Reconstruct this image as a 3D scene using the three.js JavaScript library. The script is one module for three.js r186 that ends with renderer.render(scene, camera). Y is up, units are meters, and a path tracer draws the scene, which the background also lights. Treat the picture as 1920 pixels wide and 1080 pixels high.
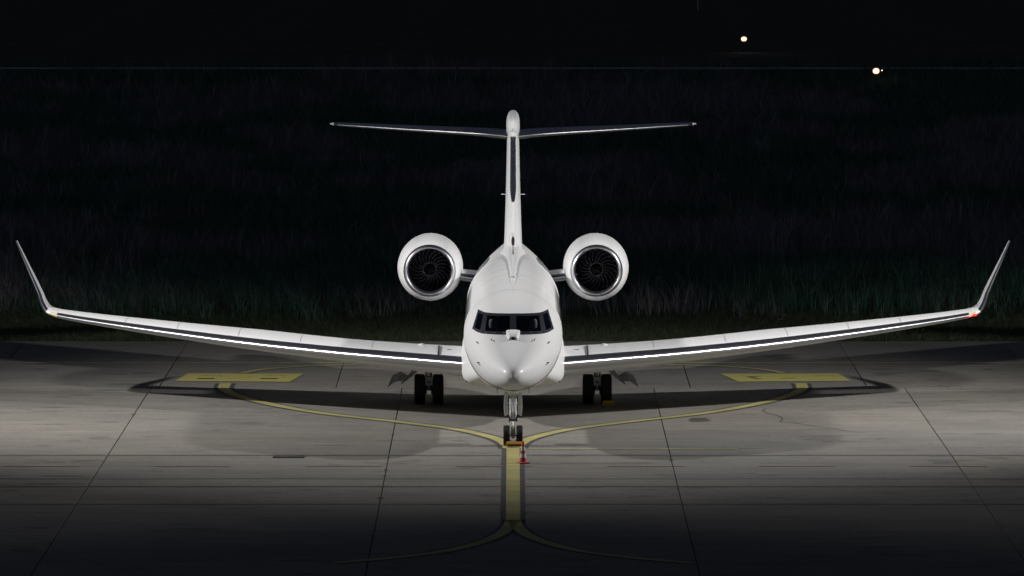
import * as THREE from 'three';
import { mergeGeometries } from 'three/addons/utils/BufferGeometryUtils.js';
import { RoundedBoxGeometry } from 'three/addons/geometries/RoundedBoxGeometry.js';

// ---------------------------------------------------------------- camera, sky, lights, exposure
// Metres, y up. Origin: the ground under the nose wheel; the jet points at +z, its tail lies at -z. s below means "metres behind the nose wheel".
const scene = new THREE.Scene();
const camera = new THREE.PerspectiveCamera(4.7719, 16 / 9, 5, 6000);
camera.position.set(0, 17.2, 191);
camera.rotation.order = 'YXZ';
camera.rotation.set(-THREE.MathUtils.degToRad(3.84), 0.000154, 0);
camera.updateMatrixWorld();

const renderer = new THREE.WebGLRenderer({ antialias: true });
renderer.setSize(1024, 576);
renderer.toneMapping = THREE.LinearToneMapping;
renderer.toneMappingExposure = 1;
renderer.shadowMap.enabled = true;

// a dark, faintly blue night sky, a little paler toward the horizon all the way round
{
  const W = 64, H = 32, d = new Float32Array(W * H * 4);
  for (let j = 0; j < H; j++) for (let i = 0; i < W; i++) {
    const el = (j + 0.5) / H * 2 - 1, up = Math.max(0, el), k = (j * W + i) * 4;
    const b = 0.85 + 0.3 * Math.pow(1 - up, 3);
    d[k] = 0.0095 * b; d[k + 1] = 0.0135 * b; d[k + 2] = 0.0225 * b; d[k + 3] = 1;
  }
  const t = new THREE.DataTexture(d, W, H, THREE.RGBAFormat, THREE.FloatType);
  t.mapping = THREE.EquirectangularReflectionMapping;
  t.magFilter = THREE.LinearFilter; t.minFilter = THREE.LinearFilter; t.needsUpdate = true;
  scene.background = t; scene.environment = t;
}
const moon = new THREE.DirectionalLight(0xe6ecff, 0.055);
moon.name = 'moonlight';
moon.position.set(-60, 120, 40); moon.castShadow = true; moon.shadow.radius = 4;
Object.assign(moon.shadow.camera, { left: -60, right: 60, top: 60, bottom: -60, near: 1, far: 400 });
scene.add(moon, moon.target);

// two floodlight masts stand in front of the wing tips, outside the frame; their lamps are set in floodlightMast() below
const FLOOD = { x: 29, y: 18, s: 4.5, aim: [-8, 0, 11], angle: 50.5, penumbra: 1, power: 2950, color: 0xfffcf9 };

// ---------------------------------------------------------------- helpers
let seed = 20240611;
const rnd = () => { seed = (seed + 0x6d2b79f5) | 0; let t = Math.imul(seed ^ (seed >>> 15), 1 | seed); t = (t + Math.imul(t ^ (t >>> 7), 61 | t)) ^ t; return ((t ^ (t >>> 14)) >>> 0) / 4294967296; };
const rr = (a, b) => a + (b - a) * rnd();
const rgb = (r, g, b) => new THREE.Color().setRGB(r, g, b);
const lerp = (a, b, t) => a + (b - a) * t;
const clamp = (v, a, b) => Math.min(b, Math.max(a, v));
const names = {};
function numbered(n) { names[n] = (names[n] ?? -1) + 1; return names[n] ? n + '_' + String(names[n]).padStart(3, '0') : n; }
function mesh(name, geo, mat, parent) {
  const m = new THREE.Mesh(geo, mat); m.name = name; m.castShadow = m.receiveShadow = true;
  if (parent) parent.add(m);
  return m;
}
function top(o, label, category, group) { o.name = numbered(o.name); o.userData.label = label; o.userData.category = category; if (group) o.userData.group = group; scene.add(o); return o; }
function structure(o, label) { o.name = numbered(o.name); o.userData.kind = 'structure'; if (label) o.userData.label = label; scene.add(o); return o; }
function group(name, parent) { const g = new THREE.Group(); g.name = name; if (parent) parent.add(g); return g; }
function loft(rings, { closed = true, capStart = false, capEnd = false, skip } = {}) {
  const n = rings[0].length, pos = [], idx = [];
  rings.forEach((r) => r.forEach((p) => pos.push(p[0], p[1], p[2])));
  const m = closed ? n : n - 1;
  for (let i = 0; i < rings.length - 1; i++) for (let j = 0; j < m; j++) {
    const a = i * n + j, b = i * n + (j + 1) % n, c = a + n, d = b + n;
    if (skip && skip(rings[i][j], rings[i][(j + 1) % n], rings[i + 1][j], rings[i + 1][(j + 1) % n])) continue;
    idx.push(a, b, c, b, d, c);
  }
  const cap = (i, flip) => {
    const c = [0, 0, 0]; rings[i].forEach((p) => { c[0] += p[0] / n; c[1] += p[1] / n; c[2] += p[2] / n; });
    const base = pos.length / 3; rings[i].forEach((p) => pos.push(...p)); pos.push(...c);
    for (let j = 0; j < m; j++) { const a = base + j, b = base + (j + 1) % n; flip ? idx.push(b, a, base + n) : idx.push(a, b, base + n); }
  };
  if (capStart) cap(0, true);
  if (capEnd) cap(rings.length - 1, false);
  const g = new THREE.BufferGeometry();
  g.setAttribute('position', new THREE.Float32BufferAttribute(pos, 3));
  g.setAttribute('uv', new THREE.Float32BufferAttribute(pos.filter((_, k) => k % 3 !== 1), 2));
  g.setIndex(idx); g.computeVertexNormals();
  return g;
}
// smooth interpolation of a table [[t, v0, v1 ...], ...]
function table(rows) {
  return (t) => {
    let i = 0; while (i < rows.length - 2 && t > rows[i + 1][0]) i++;
    const a = rows[i], b = rows[i + 1], p = rows[i - 1] ?? a, q = rows[i + 2] ?? b, h = b[0] - a[0], u = clamp((t - a[0]) / h, 0, 1);
    return a.slice(1).map((v, k) => {
      k += 1;
      const sl = (x, y) => (y[k] - x[k]) / ((y[0] - x[0]) || 1), d = sl(a, b);
      const lim = (m) => (m * d <= 0 ? 0 : Math.sign(d) * Math.min(Math.abs(m), 3 * Math.abs(d)));
      const ma = i === 0 ? d : lim(sl(p, b)), mb = i === rows.length - 2 ? d : lim(sl(a, q));
      const u2 = u * u, u3 = u2 * u;
      return (2 * u3 - 3 * u2 + 1) * a[k] + (u3 - 2 * u2 + u) * h * ma + (-2 * u3 + 3 * u2) * b[k] + (u3 - u2) * h * mb;
    });
  };
}
function box(w, h, d, x, y, z, r = 0.008) { const g = new RoundedBoxGeometry(w, h, d, 2, Math.min(r, w / 2.2, h / 2.2, d / 2.2)); g.translate(x, y, z); return g; }
function rod(a, b, r0, r1 = r0, seg = 14) {
  const A = new THREE.Vector3(...a), B = new THREE.Vector3(...b), d = B.clone().sub(A), g = new THREE.CylinderGeometry(r1, r0, d.length(), seg);
  g.applyQuaternion(new THREE.Quaternion().setFromUnitVectors(new THREE.Vector3(0, 1, 0), d.clone().normalize()));
  const c = A.add(B).multiplyScalar(0.5); g.translate(c.x, c.y, c.z); return g;
}
const merge = (list) => mergeGeometries(list.map((g) => { const q = g.index ? g.toNonIndexed() : g; for (const k of Object.keys(q.attributes)) if (!['position', 'normal', 'uv'].includes(k)) q.deleteAttribute(k); return q; }));

// ---------------------------------------------------------------- procedural textures
function lattice(n, sd) { const a = new Float32Array(n * n); let s = sd; for (let i = 0; i < a.length; i++) { s = (Math.imul(s, 1664525) + 1013904223) | 0; a[i] = (s >>> 8) / 16777216; } return a; }
// periodic value noise sampled on a size x size image with fx by fy cells
function noiseLayer(out, size, fx, fy, amp, sd) {
  const n = Math.max(fx, fy), L = lattice(n, sd), sm = (t) => t * t * (3 - 2 * t);
  for (let y = 0; y < size; y++) {
    const v = y / size * fy, j = Math.floor(v), tv = sm(v - j), r0 = (j % fy) * n, r1 = ((j + 1) % fy) * n;
    for (let x = 0; x < size; x++) {
      const u = x / size * fx, i = Math.floor(u), tu = sm(u - i), i0 = i % fx, i1 = (i + 1) % fx;
      const a = L[r0 + i0], b = L[r0 + i1], c = L[r1 + i0], d = L[r1 + i1];
      out[y * size + x] += amp * (a + (b - a) * tu + (c - a) * tv + (a - b - c + d) * tu * tv - 0.5);
    }
  }
}
function texture(size, fill, srgb = true) {
  const d = new Uint8Array(size * size * 4);
  fill(d);
  const t = new THREE.DataTexture(d, size, size, THREE.RGBAFormat);
  t.wrapS = t.wrapT = THREE.RepeatWrapping; t.magFilter = THREE.LinearFilter; t.minFilter = THREE.LinearMipmapLinearFilter; t.generateMipmaps = true;
  if (srgb) t.colorSpace = THREE.SRGBColorSpace;
  t.needsUpdate = true; return t;
}
const toS = (v) => Math.round(255 * (v <= 0.0031308 ? 12.92 * v : 1.055 * Math.pow(clamp(v, 0, 1), 1 / 2.4) - 0.055));

// concrete: 30 m tile; broad patches, brush streaks across the apron, tyre and oil stains with their own outline
const CT = 2048;
let concreteH;
const concreteMap = (() => {
  const a = new Float32Array(CT * CT), b = new Float32Array(CT * CT), st = new Float32Array(CT * CT);
  noiseLayer(a, CT, 5, 4, 0.20, 11); noiseLayer(a, CT, 11, 13, 0.16, 12); noiseLayer(a, CT, 34, 30, 0.13, 13); noiseLayer(a, CT, 12, 90, 0.16, 14); noiseLayer(a, CT, 26, 170, 0.12, 24);
  noiseLayer(b, CT, 300, 260, 0.16, 15); noiseLayer(b, CT, 1024, 1024, 0.16, 16); noiseLayer(b, CT, 90, 500, 0.12, 17);
  noiseLayer(st, CT, 18, 40, 1, 18); noiseLayer(st, CT, 44, 90, 0.6, 19); noiseLayer(st, CT, 160, 240, 0.3, 20);
  concreteH = texture(512, (d) => { for (let y = 0; y < 512; y++) for (let x = 0; x < 512; x++) { const v = clamp(0.5 + b[(y * 4) * CT + x * 4] * 1.2, 0, 1) * 255, k = (y * 512 + x) * 4; d[k] = d[k + 1] = d[k + 2] = v; d[k + 3] = 255; } }, false);
  return texture(CT, (d) => {
    for (let k = 0; k < CT * CT; k++) {
      const stain = clamp((st[k] - 0.34) * 4, 0, 1) * 0.36;
      const v = (0.175 * (1 + a[k] + b[k])) * (1 - stain), w = a[k] * 0.06;
      d[4 * k] = toS(v * (1.04 + w)); d[4 * k + 1] = toS(v * 0.985); d[4 * k + 2] = toS(v * (0.885 - w)); d[4 * k + 3] = 255;
    }
  });
})();
concreteMap.repeat.set(1 / 30, 1 / 30); concreteH.repeat.set(1 / 7.5, 1 / 7.5);
const concreteMats = [[1, 1, 1], [0.93, 0.94, 0.96], [1.05, 1.03, 1.0], [0.97, 0.955, 0.93], [0.9, 0.9, 0.89]].map((c) =>
  new THREE.MeshStandardMaterial({ map: concreteMap, bumpMap: concreteH, bumpScale: 0.003, color: rgb(...c), roughness: 0.88 }));

function wornPaint(r, g, b, wear, sd) {   // paint with chips and rubbed patches showing the concrete below
  const N = 512, a = new Float32Array(N * N), f = new Float32Array(N * N);
  noiseLayer(a, N, 9, 9, 0.5, sd); noiseLayer(a, N, 37, 37, 0.5, sd + 1); noiseLayer(a, N, 130, 130, 0.5, sd + 2); noiseLayer(f, N, 6, 6, 0.25, sd + 3); noiseLayer(f, N, 60, 60, 0.12, sd + 4);
  const t = texture(N, (d) => {
    for (let k = 0; k < N * N; k++) {
      const m = clamp((a[k] - 0.34 + wear) * 6, 0, 0.8), q = 1 + f[k];
      d[4 * k] = toS(lerp(r * q, 0.16, m)); d[4 * k + 1] = toS(lerp(g * q, 0.152, m)); d[4 * k + 2] = toS(lerp(b * q, 0.138, m)); d[4 * k + 3] = 255;
    }
  });
  t.repeat.set(1 / 3, 1 / 3);
  return new THREE.MeshStandardMaterial({ map: t, roughness: 0.7 });
}
const M = {
  yellowLine: wornPaint(0.37, 0.34, 0.13, 0.08, 31),
  yellowFaded: wornPaint(0.37, 0.35, 0.17, 0.06, 41),
  redLine: wornPaint(0.20, 0.05, 0.04, 0.14, 51),
  blackLine: wornPaint(0.045, 0.045, 0.05, 0.04, 61),
  sealant: new THREE.MeshStandardMaterial({ color: rgb(0.03, 0.03, 0.032), roughness: 0.75 }),
  tar: wornPaint(0.085, 0.084, 0.08, 0.14, 71),
  stain: wornPaint(0.07, 0.062, 0.05, 0.1, 81),
  white: new THREE.MeshPhysicalMaterial({ color: rgb(0.83, 0.835, 0.84), roughness: 0.5, specularIntensity: 0.45, clearcoat: 0.13, clearcoatRoughness: 0.12 }),
  seam: new THREE.MeshStandardMaterial({ color: rgb(0.5, 0.5, 0.51), roughness: 0.5 }),
  whiteGear: new THREE.MeshStandardMaterial({ color: rgb(0.8, 0.81, 0.83), roughness: 0.4 }),
  greyDoor: new THREE.MeshStandardMaterial({ color: rgb(0.5, 0.48, 0.53), roughness: 0.5 }),
  chrome: new THREE.MeshStandardMaterial({ color: rgb(0.62, 0.63, 0.67), roughness: 0.32, metalness: 1 }),
  steel: new THREE.MeshStandardMaterial({ color: rgb(0.45, 0.45, 0.47), roughness: 0.35, metalness: 0.9 }),
  darkMetal: new THREE.MeshStandardMaterial({ color: rgb(0.035, 0.037, 0.045), roughness: 0.5, metalness: 0.3 }),
  navy: new THREE.MeshPhysicalMaterial({ color: rgb(0.045, 0.05, 0.07), roughness: 0.3, clearcoat: 1, clearcoatRoughness: 0.08 }),
  black: new THREE.MeshStandardMaterial({ color: rgb(0.012, 0.012, 0.016), roughness: 0.6 }),
  visor: new THREE.MeshPhysicalMaterial({ color: rgb(0.022, 0.024, 0.034), roughness: 0.35, clearcoat: 0.6, clearcoatRoughness: 0.1 }),
  rubber: new THREE.MeshStandardMaterial({ color: rgb(0.013, 0.013, 0.015), roughness: 0.75 }),
  fan: new THREE.MeshStandardMaterial({ color: rgb(0.10, 0.10, 0.12), roughness: 0.42, metalness: 0.7 }),
  glass: new THREE.MeshPhysicalMaterial({ color: rgb(0.5, 0.55, 0.58), roughness: 0.03, transmission: 1, thickness: 0, ior: 1.5 }),
  cabinGlass: new THREE.MeshPhysicalMaterial({ color: rgb(0.015, 0.017, 0.022), roughness: 0.06, clearcoat: 1 }),
  red: new THREE.MeshStandardMaterial({ color: rgb(0.30, 0.035, 0.04), roughness: 0.4 }),
  maroon: new THREE.MeshStandardMaterial({ color: rgb(0.12, 0.02, 0.03), roughness: 0.4 }),
  seat: new THREE.MeshStandardMaterial({ color: rgb(0.62, 0.60, 0.56), roughness: 0.8 }),
  liner: new THREE.MeshStandardMaterial({ color: rgb(0.02, 0.021, 0.024), roughness: 0.9 }),
  chock: new THREE.MeshStandardMaterial({ color: rgb(0.50, 0.25, 0.02), roughness: 0.6 }),
  chockYellow: new THREE.MeshStandardMaterial({ color: rgb(0.58, 0.43, 0.04), roughness: 0.6 }),
  coneRed: new THREE.MeshStandardMaterial({ color: rgb(0.55, 0.06, 0.04), roughness: 0.55 }),
  coneWhite: new THREE.MeshStandardMaterial({ color: rgb(0.6, 0.6, 0.6), roughness: 0.5 }),
  galvanised: new THREE.MeshStandardMaterial({ color: rgb(0.4, 0.41, 0.42), roughness: 0.5, metalness: 0.6 }),
  castIron: new THREE.MeshStandardMaterial({ color: rgb(0.09, 0.088, 0.082), roughness: 0.8 }),
  railPaint: new THREE.MeshStandardMaterial({ color: rgb(0.72, 0.73, 0.80), roughness: 0.6 }),
  amberLens: new THREE.MeshPhysicalMaterial({ color: rgb(0.75, 0.68, 0.42), roughness: 0.1, clearcoat: 1 }),
  redLamp: new THREE.MeshStandardMaterial({ color: rgb(0.4, 0.02, 0.02), roughness: 0.2, emissive: rgb(1, 0.03, 0.02), emissiveIntensity: 2.5 }),
  fieldLamp: new THREE.MeshStandardMaterial({ color: rgb(0.8, 0.8, 0.8), roughness: 0.3, emissive: rgb(1, 0.72, 0.48), emissiveIntensity: 9 }),
  lampRing: new THREE.MeshStandardMaterial({ color: rgb(0.5, 0.4, 0.3), roughness: 0.6, emissive: rgb(0.30, 0.13, 0.06), emissiveIntensity: 1 }),
  floodGlow: new THREE.MeshStandardMaterial({ color: rgb(0.8, 0.8, 0.8), roughness: 0.3, emissive: rgb(1, 0.95, 0.88), emissiveIntensity: 14 }),
};

// ---------------------------------------------------------------- ground, apron, markings
{
  const N = 512, a = new Float32Array(N * N);
  noiseLayer(a, N, 7, 7, 0.6, 91); noiseLayer(a, N, 31, 31, 0.5, 92); noiseLayer(a, N, 160, 160, 0.6, 93);
  const t = texture(N, (d) => { for (let k = 0; k < N * N; k++) { const q = Math.max(0.2, 1 + a[k]); d[4 * k] = toS(0.036 * q); d[4 * k + 1] = toS(0.045 * q); d[4 * k + 2] = toS(0.026 * q); d[4 * k + 3] = 255; } });
  t.repeat.set(180, 180);
  const g = mesh('ground', new THREE.PlaneGeometry(5000, 5000), new THREE.MeshStandardMaterial({ map: t, roughness: 1 })); g.geometry.rotateX(-Math.PI / 2); g.position.y = -0.16;
  structure(g, 'dark grassy airfield ground reaching to the horizon');
}
const EDGE = 38.8;                                    // where the concrete ends and the grass begins
function flat(points, y, name, mat, parent) {          // a polygon sheet on the ground: points are [x, s]
  const sh = new THREE.Shape(points.map(([x, s]) => new THREE.Vector2(x, s)));
  const g = new THREE.ShapeGeometry(sh), p = g.attributes.position, uv = [];
  for (let i = 0; i < p.count; i++) { const x = p.getX(i), s = p.getY(i); p.setXYZ(i, x, y, -s); uv.push(x, s); }
  g.setAttribute('uv', new THREE.Float32BufferAttribute(uv, 2));
  g.computeVertexNormals();
  const nrm = g.attributes.normal; for (let i = 0; i < nrm.count; i++) nrm.setXYZ(i, 0, 1, 0);
  return mesh(name, g, mat, parent);
}
function ribbonGeo(path, width, y) {                   // a strip along [x, s] points
  const c = new THREE.CatmullRomCurve3(path.map(([x, s]) => new THREE.Vector3(x, 0, -s)), false, 'centripetal'), n = Math.max(2, path.length * 10);
  const pos = [], uv = [], idx = []; let len = 0, last;
  for (let i = 0; i <= n; i++) {
    const p = c.getPoint(i / n), t = c.getTangent(i / n), nx = -t.z, nz = t.x, l = Math.hypot(nx, nz) || 1;
    if (last) len += p.distanceTo(last); last = p;
    for (const k of [-1, 1]) { pos.push(p.x + k * nx / l * width / 2, y, p.z + k * nz / l * width / 2); uv.push(k * width / 2, len); }
    if (i < n) { const a = 2 * i; idx.push(a, a + 1, a + 2, a + 1, a + 3, a + 2); }
  }
  const g = new THREE.BufferGeometry();
  g.setAttribute('position', new THREE.Float32BufferAttribute(pos, 3)); g.setAttribute('uv', new THREE.Float32BufferAttribute(uv, 2));
  g.setAttribute('normal', new THREE.Float32BufferAttribute(pos.map((_, k) => (k % 3 === 1 ? 1 : 0)), 3)); g.setIndex(idx);
  return g;
}
{
  const apron = group('concrete_apron');
  // slab bed, dark in the joints
  const bed = mesh('slab_bed', new THREE.BoxGeometry(150, 0.04, 130 + EDGE), M.sealant, apron); bed.position.set(0, -0.075, (130 - EDGE) / 2);
  const slabs = (xs, ss, gap) => {
    for (let i = 0; i < xs.length - 1; i++) for (let j = 0; j < ss.length - 1; j++) {
      const x0 = xs[i] + gap, x1 = xs[i + 1] - gap, s0 = ss[j] + gap, s1 = ss[j + 1] - gap, e = 0.008;
      const g = loft([[-0.05, 0], [-e, 0], [0, e]].map(([y, c]) => [[x0 + c, y, -s0 - c], [x1 - c, y, -s0 - c], [x1 - c, y, -s1 + c], [x0 + c, y, -s1 + c]]), { capEnd: true }).toNonIndexed();
      g.computeVertexNormals();
      mesh('slab', g, concreteMats[Math.floor(rnd() * concreteMats.length)], apron).position.y = rr(-0.002, 0);
    }
  };
  const xsFront = [], xsBack = [];
  for (let k = -5; k <= 5; k++) { xsFront.push(0.45 + 7.68 * k - 3.84); xsBack.push(5.42 * k * 1.0); }
  xsBack.unshift(-38.5); xsBack.push(38.5); xsBack.sort((p, q) => p - q);
  slabs(xsFront, [-43.8, -37, -30.2, -23.4, -16.6, -9.8, -3, 4.9, 12.3, 19.7], 0.012);
  slabs(xsBack.filter((v, i, l) => i === 0 || v - l[i - 1] > 2), [19.7, 29.2, EDGE], 0.012);
  // wide tarred cross joints that the photograph shows as dark lines
  for (const s of [-3, -9.8, -16.6]) { let x = -42; const path = []; while (x <= 40) { path.push([x, s + rr(-0.05, 0.05)]); x += 4; } mesh('joint_seal', ribbonGeo(path, s === -3 ? 0.3 : 0.16, 0.004), M.tar, apron); }
  // crack, drain and oil stain
  const crack = [[7.44, 12.2], [7.32, 11.4], [7.5, 10.4], [7.72, 9.4], [7.82, 8.4], [7.78, 7.6], [8.1, 7.2], [8.6, 6.3], [9.05, 5.5], [9.5, 4.6], [10.0, 4.0]];
  mesh('crack', ribbonGeo(crack.map(([x, s]) => [x + rr(-0.05, 0.05), s]), 0.035, 0.004), M.sealant, apron);
  const blob = []; for (let k = 0; k < 22; k++) { const t = k / 22 * Math.PI * 2, r = rr(0.75, 1.1); blob.push([5.38 + Math.cos(t) * 0.36 * r, 8.2 + Math.sin(t) * 0.75 * r]); }
  mesh('oil_stain', flat(blob, 0.004, 'oil_stain', M.stain).geometry, M.stain, apron);
  // spalled edges along the slab joints
  for (let k = 0; k < 26; k++) {
    const jx = xsFront[1 + Math.floor(rnd() * 9)], s = rr(-16, 19), r = rr(0.04, 0.1), pts = [];
    for (let i = 0; i < 9; i++) { const a = i / 9 * Math.PI * 2, q = r * rr(0.6, 1.2); pts.push([jx + Math.cos(a) * q, s + Math.sin(a) * q * 2.6]); }
    flat(pts, 0.0035, 'joint_spall', M.sealant, apron);
  }
  structure(apron, 'grey concrete apron of large cast slabs');

  const drain = group('drain_cover');
  mesh('drain_frame', box(0.86, 0.012, 0.8, 0, 0.006, 0, 0.004), M.darkMetal, drain);
  for (let k = 0; k < 7; k++) mesh('grate_bar', box(0.78, 0.012, 0.05, 0, 0.016, -0.3 + k * 0.1, 0.004), M.castIron, drain);
  drain.position.set(-6.1, 0, 3.4);
  top(drain, 'low grey slotted drain cover set in the apron joint', 'drain cover');
}
// painted lines: dark borders first (4 mm), paint above (8 mm)
function painted(name, path, width, border, mat, label) {
  const g = group(name);
  if (border) mesh('dark_border', ribbonGeo(path, width + 2 * border, 0.0042), M.blackLine, g);
  mesh('paint', ribbonGeo(path, width, 0.0085), mat, g);
  return structure(g, label);
}
painted('centre_line', [[0, 0.6], [0, -4], [0, -8], [0, -12], [0, -16], [0, -21.2]], 0.36, 0.13, M.yellowLine, 'broad yellow lead-in line with dark borders running from the nose wheel');
for (const k of [-1, 1]) {
  const side = k < 0 ? 'left' : 'right';
  painted('turn_line', [[0.10, -0.9], [0.16, 0.2], [0.34, 1.5], [0.58, 2.5], [0.95, 3.6], [1.55, 5.0], [3.09, 7.3], [5.63, 10.6], [7.3, 13.9], [8.35, 16.9], [8.82, 19.3], [8.86, 21.3]].map(([x, s]) => [k * x, s]), 0.36, 0.13, M.yellowLine, 'curved yellow turning line sweeping out to the ' + side + ' of the jet');
  painted('return_line', [[8.5, 25.3], [8.2, 26.2], [7.7, 27.1], [6.8, 27.95], [5.6, 28.5], [4.6, 28.8], [2.4, 29.1], [0.9, 29.2]].map(([x, s]) => [k * x, s]), 0.30, 0.08, M.yellowFaded, 'thin yellow line curving back behind the ' + side + ' wing');
  painted('exit_line', [[0.02, -20.6], [0.12, -22.4], [0.35, -24.2], [0.8, -26], [1.55, -27.8], [2.6, -29.2], [4.2, -30.6]].map(([x, s]) => [k * x, s]), 0.32, 0.1, M.yellowLine, 'yellow line forking to the ' + side + ' in front of the jet');
}
painted('apron_edge_line', [[-40, 29.5], [-15, 29.5], [15, 29.5], [40, 29.5]], 0.34, 0, M.yellowFaded, 'faded yellow line across the apron behind the jet');
painted('stop_line', [[0.34, -1.1], [3, -1.1], [6.2, -1.1]], 0.16, 0, M.yellowFaded, 'thin yellow line to the right of the nose wheel');
painted('red_line', [[-40, -12], [-20, -12], [0, -11.95], [20, -12], [40, -12]], 0.12, 0, M.redLine, 'thin worn red line across the front of the apron');
{
  const g = group('red_dashed_line');
  for (let k = -6; k <= 6; k++) mesh('dash', ribbonGeo([[k * 4.06 - 1.52, -6.3], [k * 4.06 - 0.5, -6.3], [k * 4.06 + 0.53, -6.3]], 0.1, 0.0085), M.redLine, g);
  structure(g, 'thin dashed red line across the apron near the cone');
}
// the two yellow stand panels with their worn black characters
function standPanel(k) {
  const W = 1024, H = 512, c = document.createElement('canvas'); c.width = W; c.height = H;
  const x = c.getContext('2d');
  x.fillStyle = 'rgb(178,171,98)'; x.fillRect(0, 0, W, H);
  for (let i = 0; i < 900; i++) { x.fillStyle = `rgba(${rnd() < 0.5 ? '200,194,124' : '142,136,76'},${0.05 + 0.14 * rnd()})`; x.fillRect(rnd() * W, rnd() * H, 20 + 90 * rnd(), 2 + 8 * rnd()); }
  x.lineWidth = 22; x.strokeStyle = 'rgba(58,56,30,0.78)'; x.lineCap = 'butt';
  const glyph = (cx, bar) => {                           // a worn round-topped character standing on a bar
    x.strokeStyle = 'rgba(110,106,40,0.55)'; x.beginPath(); x.moveTo(cx - 40, 150); x.bezierCurveTo(cx + 10, 90, cx + 110, 100, cx + 120, 190); x.stroke();
    if (bar) { x.fillStyle = 'rgba(38,38,22,0.9)'; x.fillRect(cx - 70, 285, 140, 60); }
  };
  if (k < 0) { glyph(235, true); x.strokeStyle = 'rgba(128,124,50,0.6)'; x.beginPath(); x.moveTo(430, 320); x.lineTo(580, 250); x.lineTo(590, 190); x.stroke(); glyph(745, true); }
  else { x.fillStyle = 'rgba(60,58,34,0.75)'; x.beginPath(); x.moveTo(190, 180); x.lineTo(330, 180); x.lineTo(250, 250); x.lineTo(330, 350); x.lineTo(270, 350); x.closePath(); x.fill(); x.fillStyle = 'rgba(120,116,50,0.6)'; x.fillRect(470, 260, 120, 60); glyph(800, false); }
  for (let i = 0; i < 260; i++) { x.fillStyle = `rgba(120,116,98,${0.1 + 0.3 * rnd()})`; x.fillRect(rnd() * W, rnd() * H, 3 + 12 * rnd(), 3 + 8 * rnd()); }
  const t = new THREE.CanvasTexture(c); t.colorSpace = THREE.SRGBColorSpace;
  const P = k < 0 ? [[-10.45, 22.2], [-6.9, 21.8], [-6.55, 25.0], [-10.2, 25.1]] : [[10.45, 22.2], [6.95, 21.9], [6.5, 25.0], [10.2, 25.1]];
  const g = flat(P, 0.0125, 'stand_number_panel', new THREE.MeshStandardMaterial({ map: t, roughness: 0.75 }));
  const p = g.geometry.attributes.position, uv = g.geometry.attributes.uv;
  for (let i = 0; i < p.count; i++) uv.setXY(i, (p.getX(i) - (k < 0 ? -10.45 : 6.5)) / 3.95, (-p.getZ(i) - 21.8) / 3.3);
  structure(g, 'yellow painted stand panel with worn black characters, ' + (k < 0 ? 'left' : 'right') + ' of the jet');
}
standPanel(-1); standPanel(1);

// ---------------------------------------------------------------- the jet
const jet = group('business_jet');
const fus = table([
  // s, top, bottom, half width, height of greatest width
  [-3.22, 2.19, 2.13, 0.03, 2.16], [-3.16, 2.31, 2.01, 0.15, 2.16], [-3.0, 2.45, 1.91, 0.29, 2.17], [-2.7, 2.61, 1.81, 0.47, 2.2], [-2.3, 2.78, 1.73, 0.66, 2.26],
  [-1.8, 2.985, 1.65, 0.84, 2.36], [-1.3, 3.21, 1.595, 0.985, 2.47], [-0.8, 3.46, 1.53, 1.10, 2.57], [-0.3, 3.70, 1.485, 1.185, 2.66], [0.3, 3.915, 1.45, 1.26, 2.74],
  [1.2, 4.09, 1.42, 1.335, 2.81], [2.2, 4.17, 1.41, 1.375, 2.84], [3.5, 4.2, 1.41, 1.39, 2.85], [6, 4.2, 1.41, 1.39, 2.85], [16, 4.2, 1.42, 1.39, 2.85],
  [18, 4.21, 1.72, 1.33, 2.96], [20, 4.23, 2.15, 1.13, 3.2], [22, 4.25, 2.65, 0.84, 3.45], [24, 4.25, 3.15, 0.52, 3.7], [26.3, 4.2, 3.75, 0.16, 3.98]]);
const fusPoint = (s, t) => { const [tp, bt, w, yc] = fus(s), c = Math.cos(t), q = Math.sin(t); return [w * c, yc + (q > 0 ? (tp - yc) : (yc - bt)) * q, -s]; };
const fusInside = (s, x, h) => { const [tp, bt, w, yc] = fus(s), v = h > yc ? (h - yc) / (tp - yc) : (yc - h) / (yc - bt); return (x / w) ** 2 + v * v < 1; };
function noseS(x, h) { let a = -3.2, b = 6; for (let i = 0; i < 40; i++) { const m = (a + b) / 2; fusInside(m, x, h) ? b = m : a = m; } return b; }   // where a line parallel to the axis meets the skin
const fusNormal = (x, y, s) => { const [tp, bt, w, yc] = fus(s), ry = y > yc ? tp - yc : yc - bt, e = 0.02; const f = (ss) => { const [a, b2, c, d] = fus(ss), r = y > d ? a - d : d - b2; return (x / c) ** 2 + ((y - d) / r) ** 2; };
  return new THREE.Vector3(2 * x / w / w, 2 * (y - yc) / ry / ry, -(f(s + e) - f(s - e)) / (2 * e)).normalize(); };
function sideX(s, h) { const [tp, bt, w, yc] = fus(s), v = h > yc ? (h - yc) / (tp - yc) : (yc - h) / (yc - bt); return w * Math.sqrt(Math.max(0, 1 - v * v)); }
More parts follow.
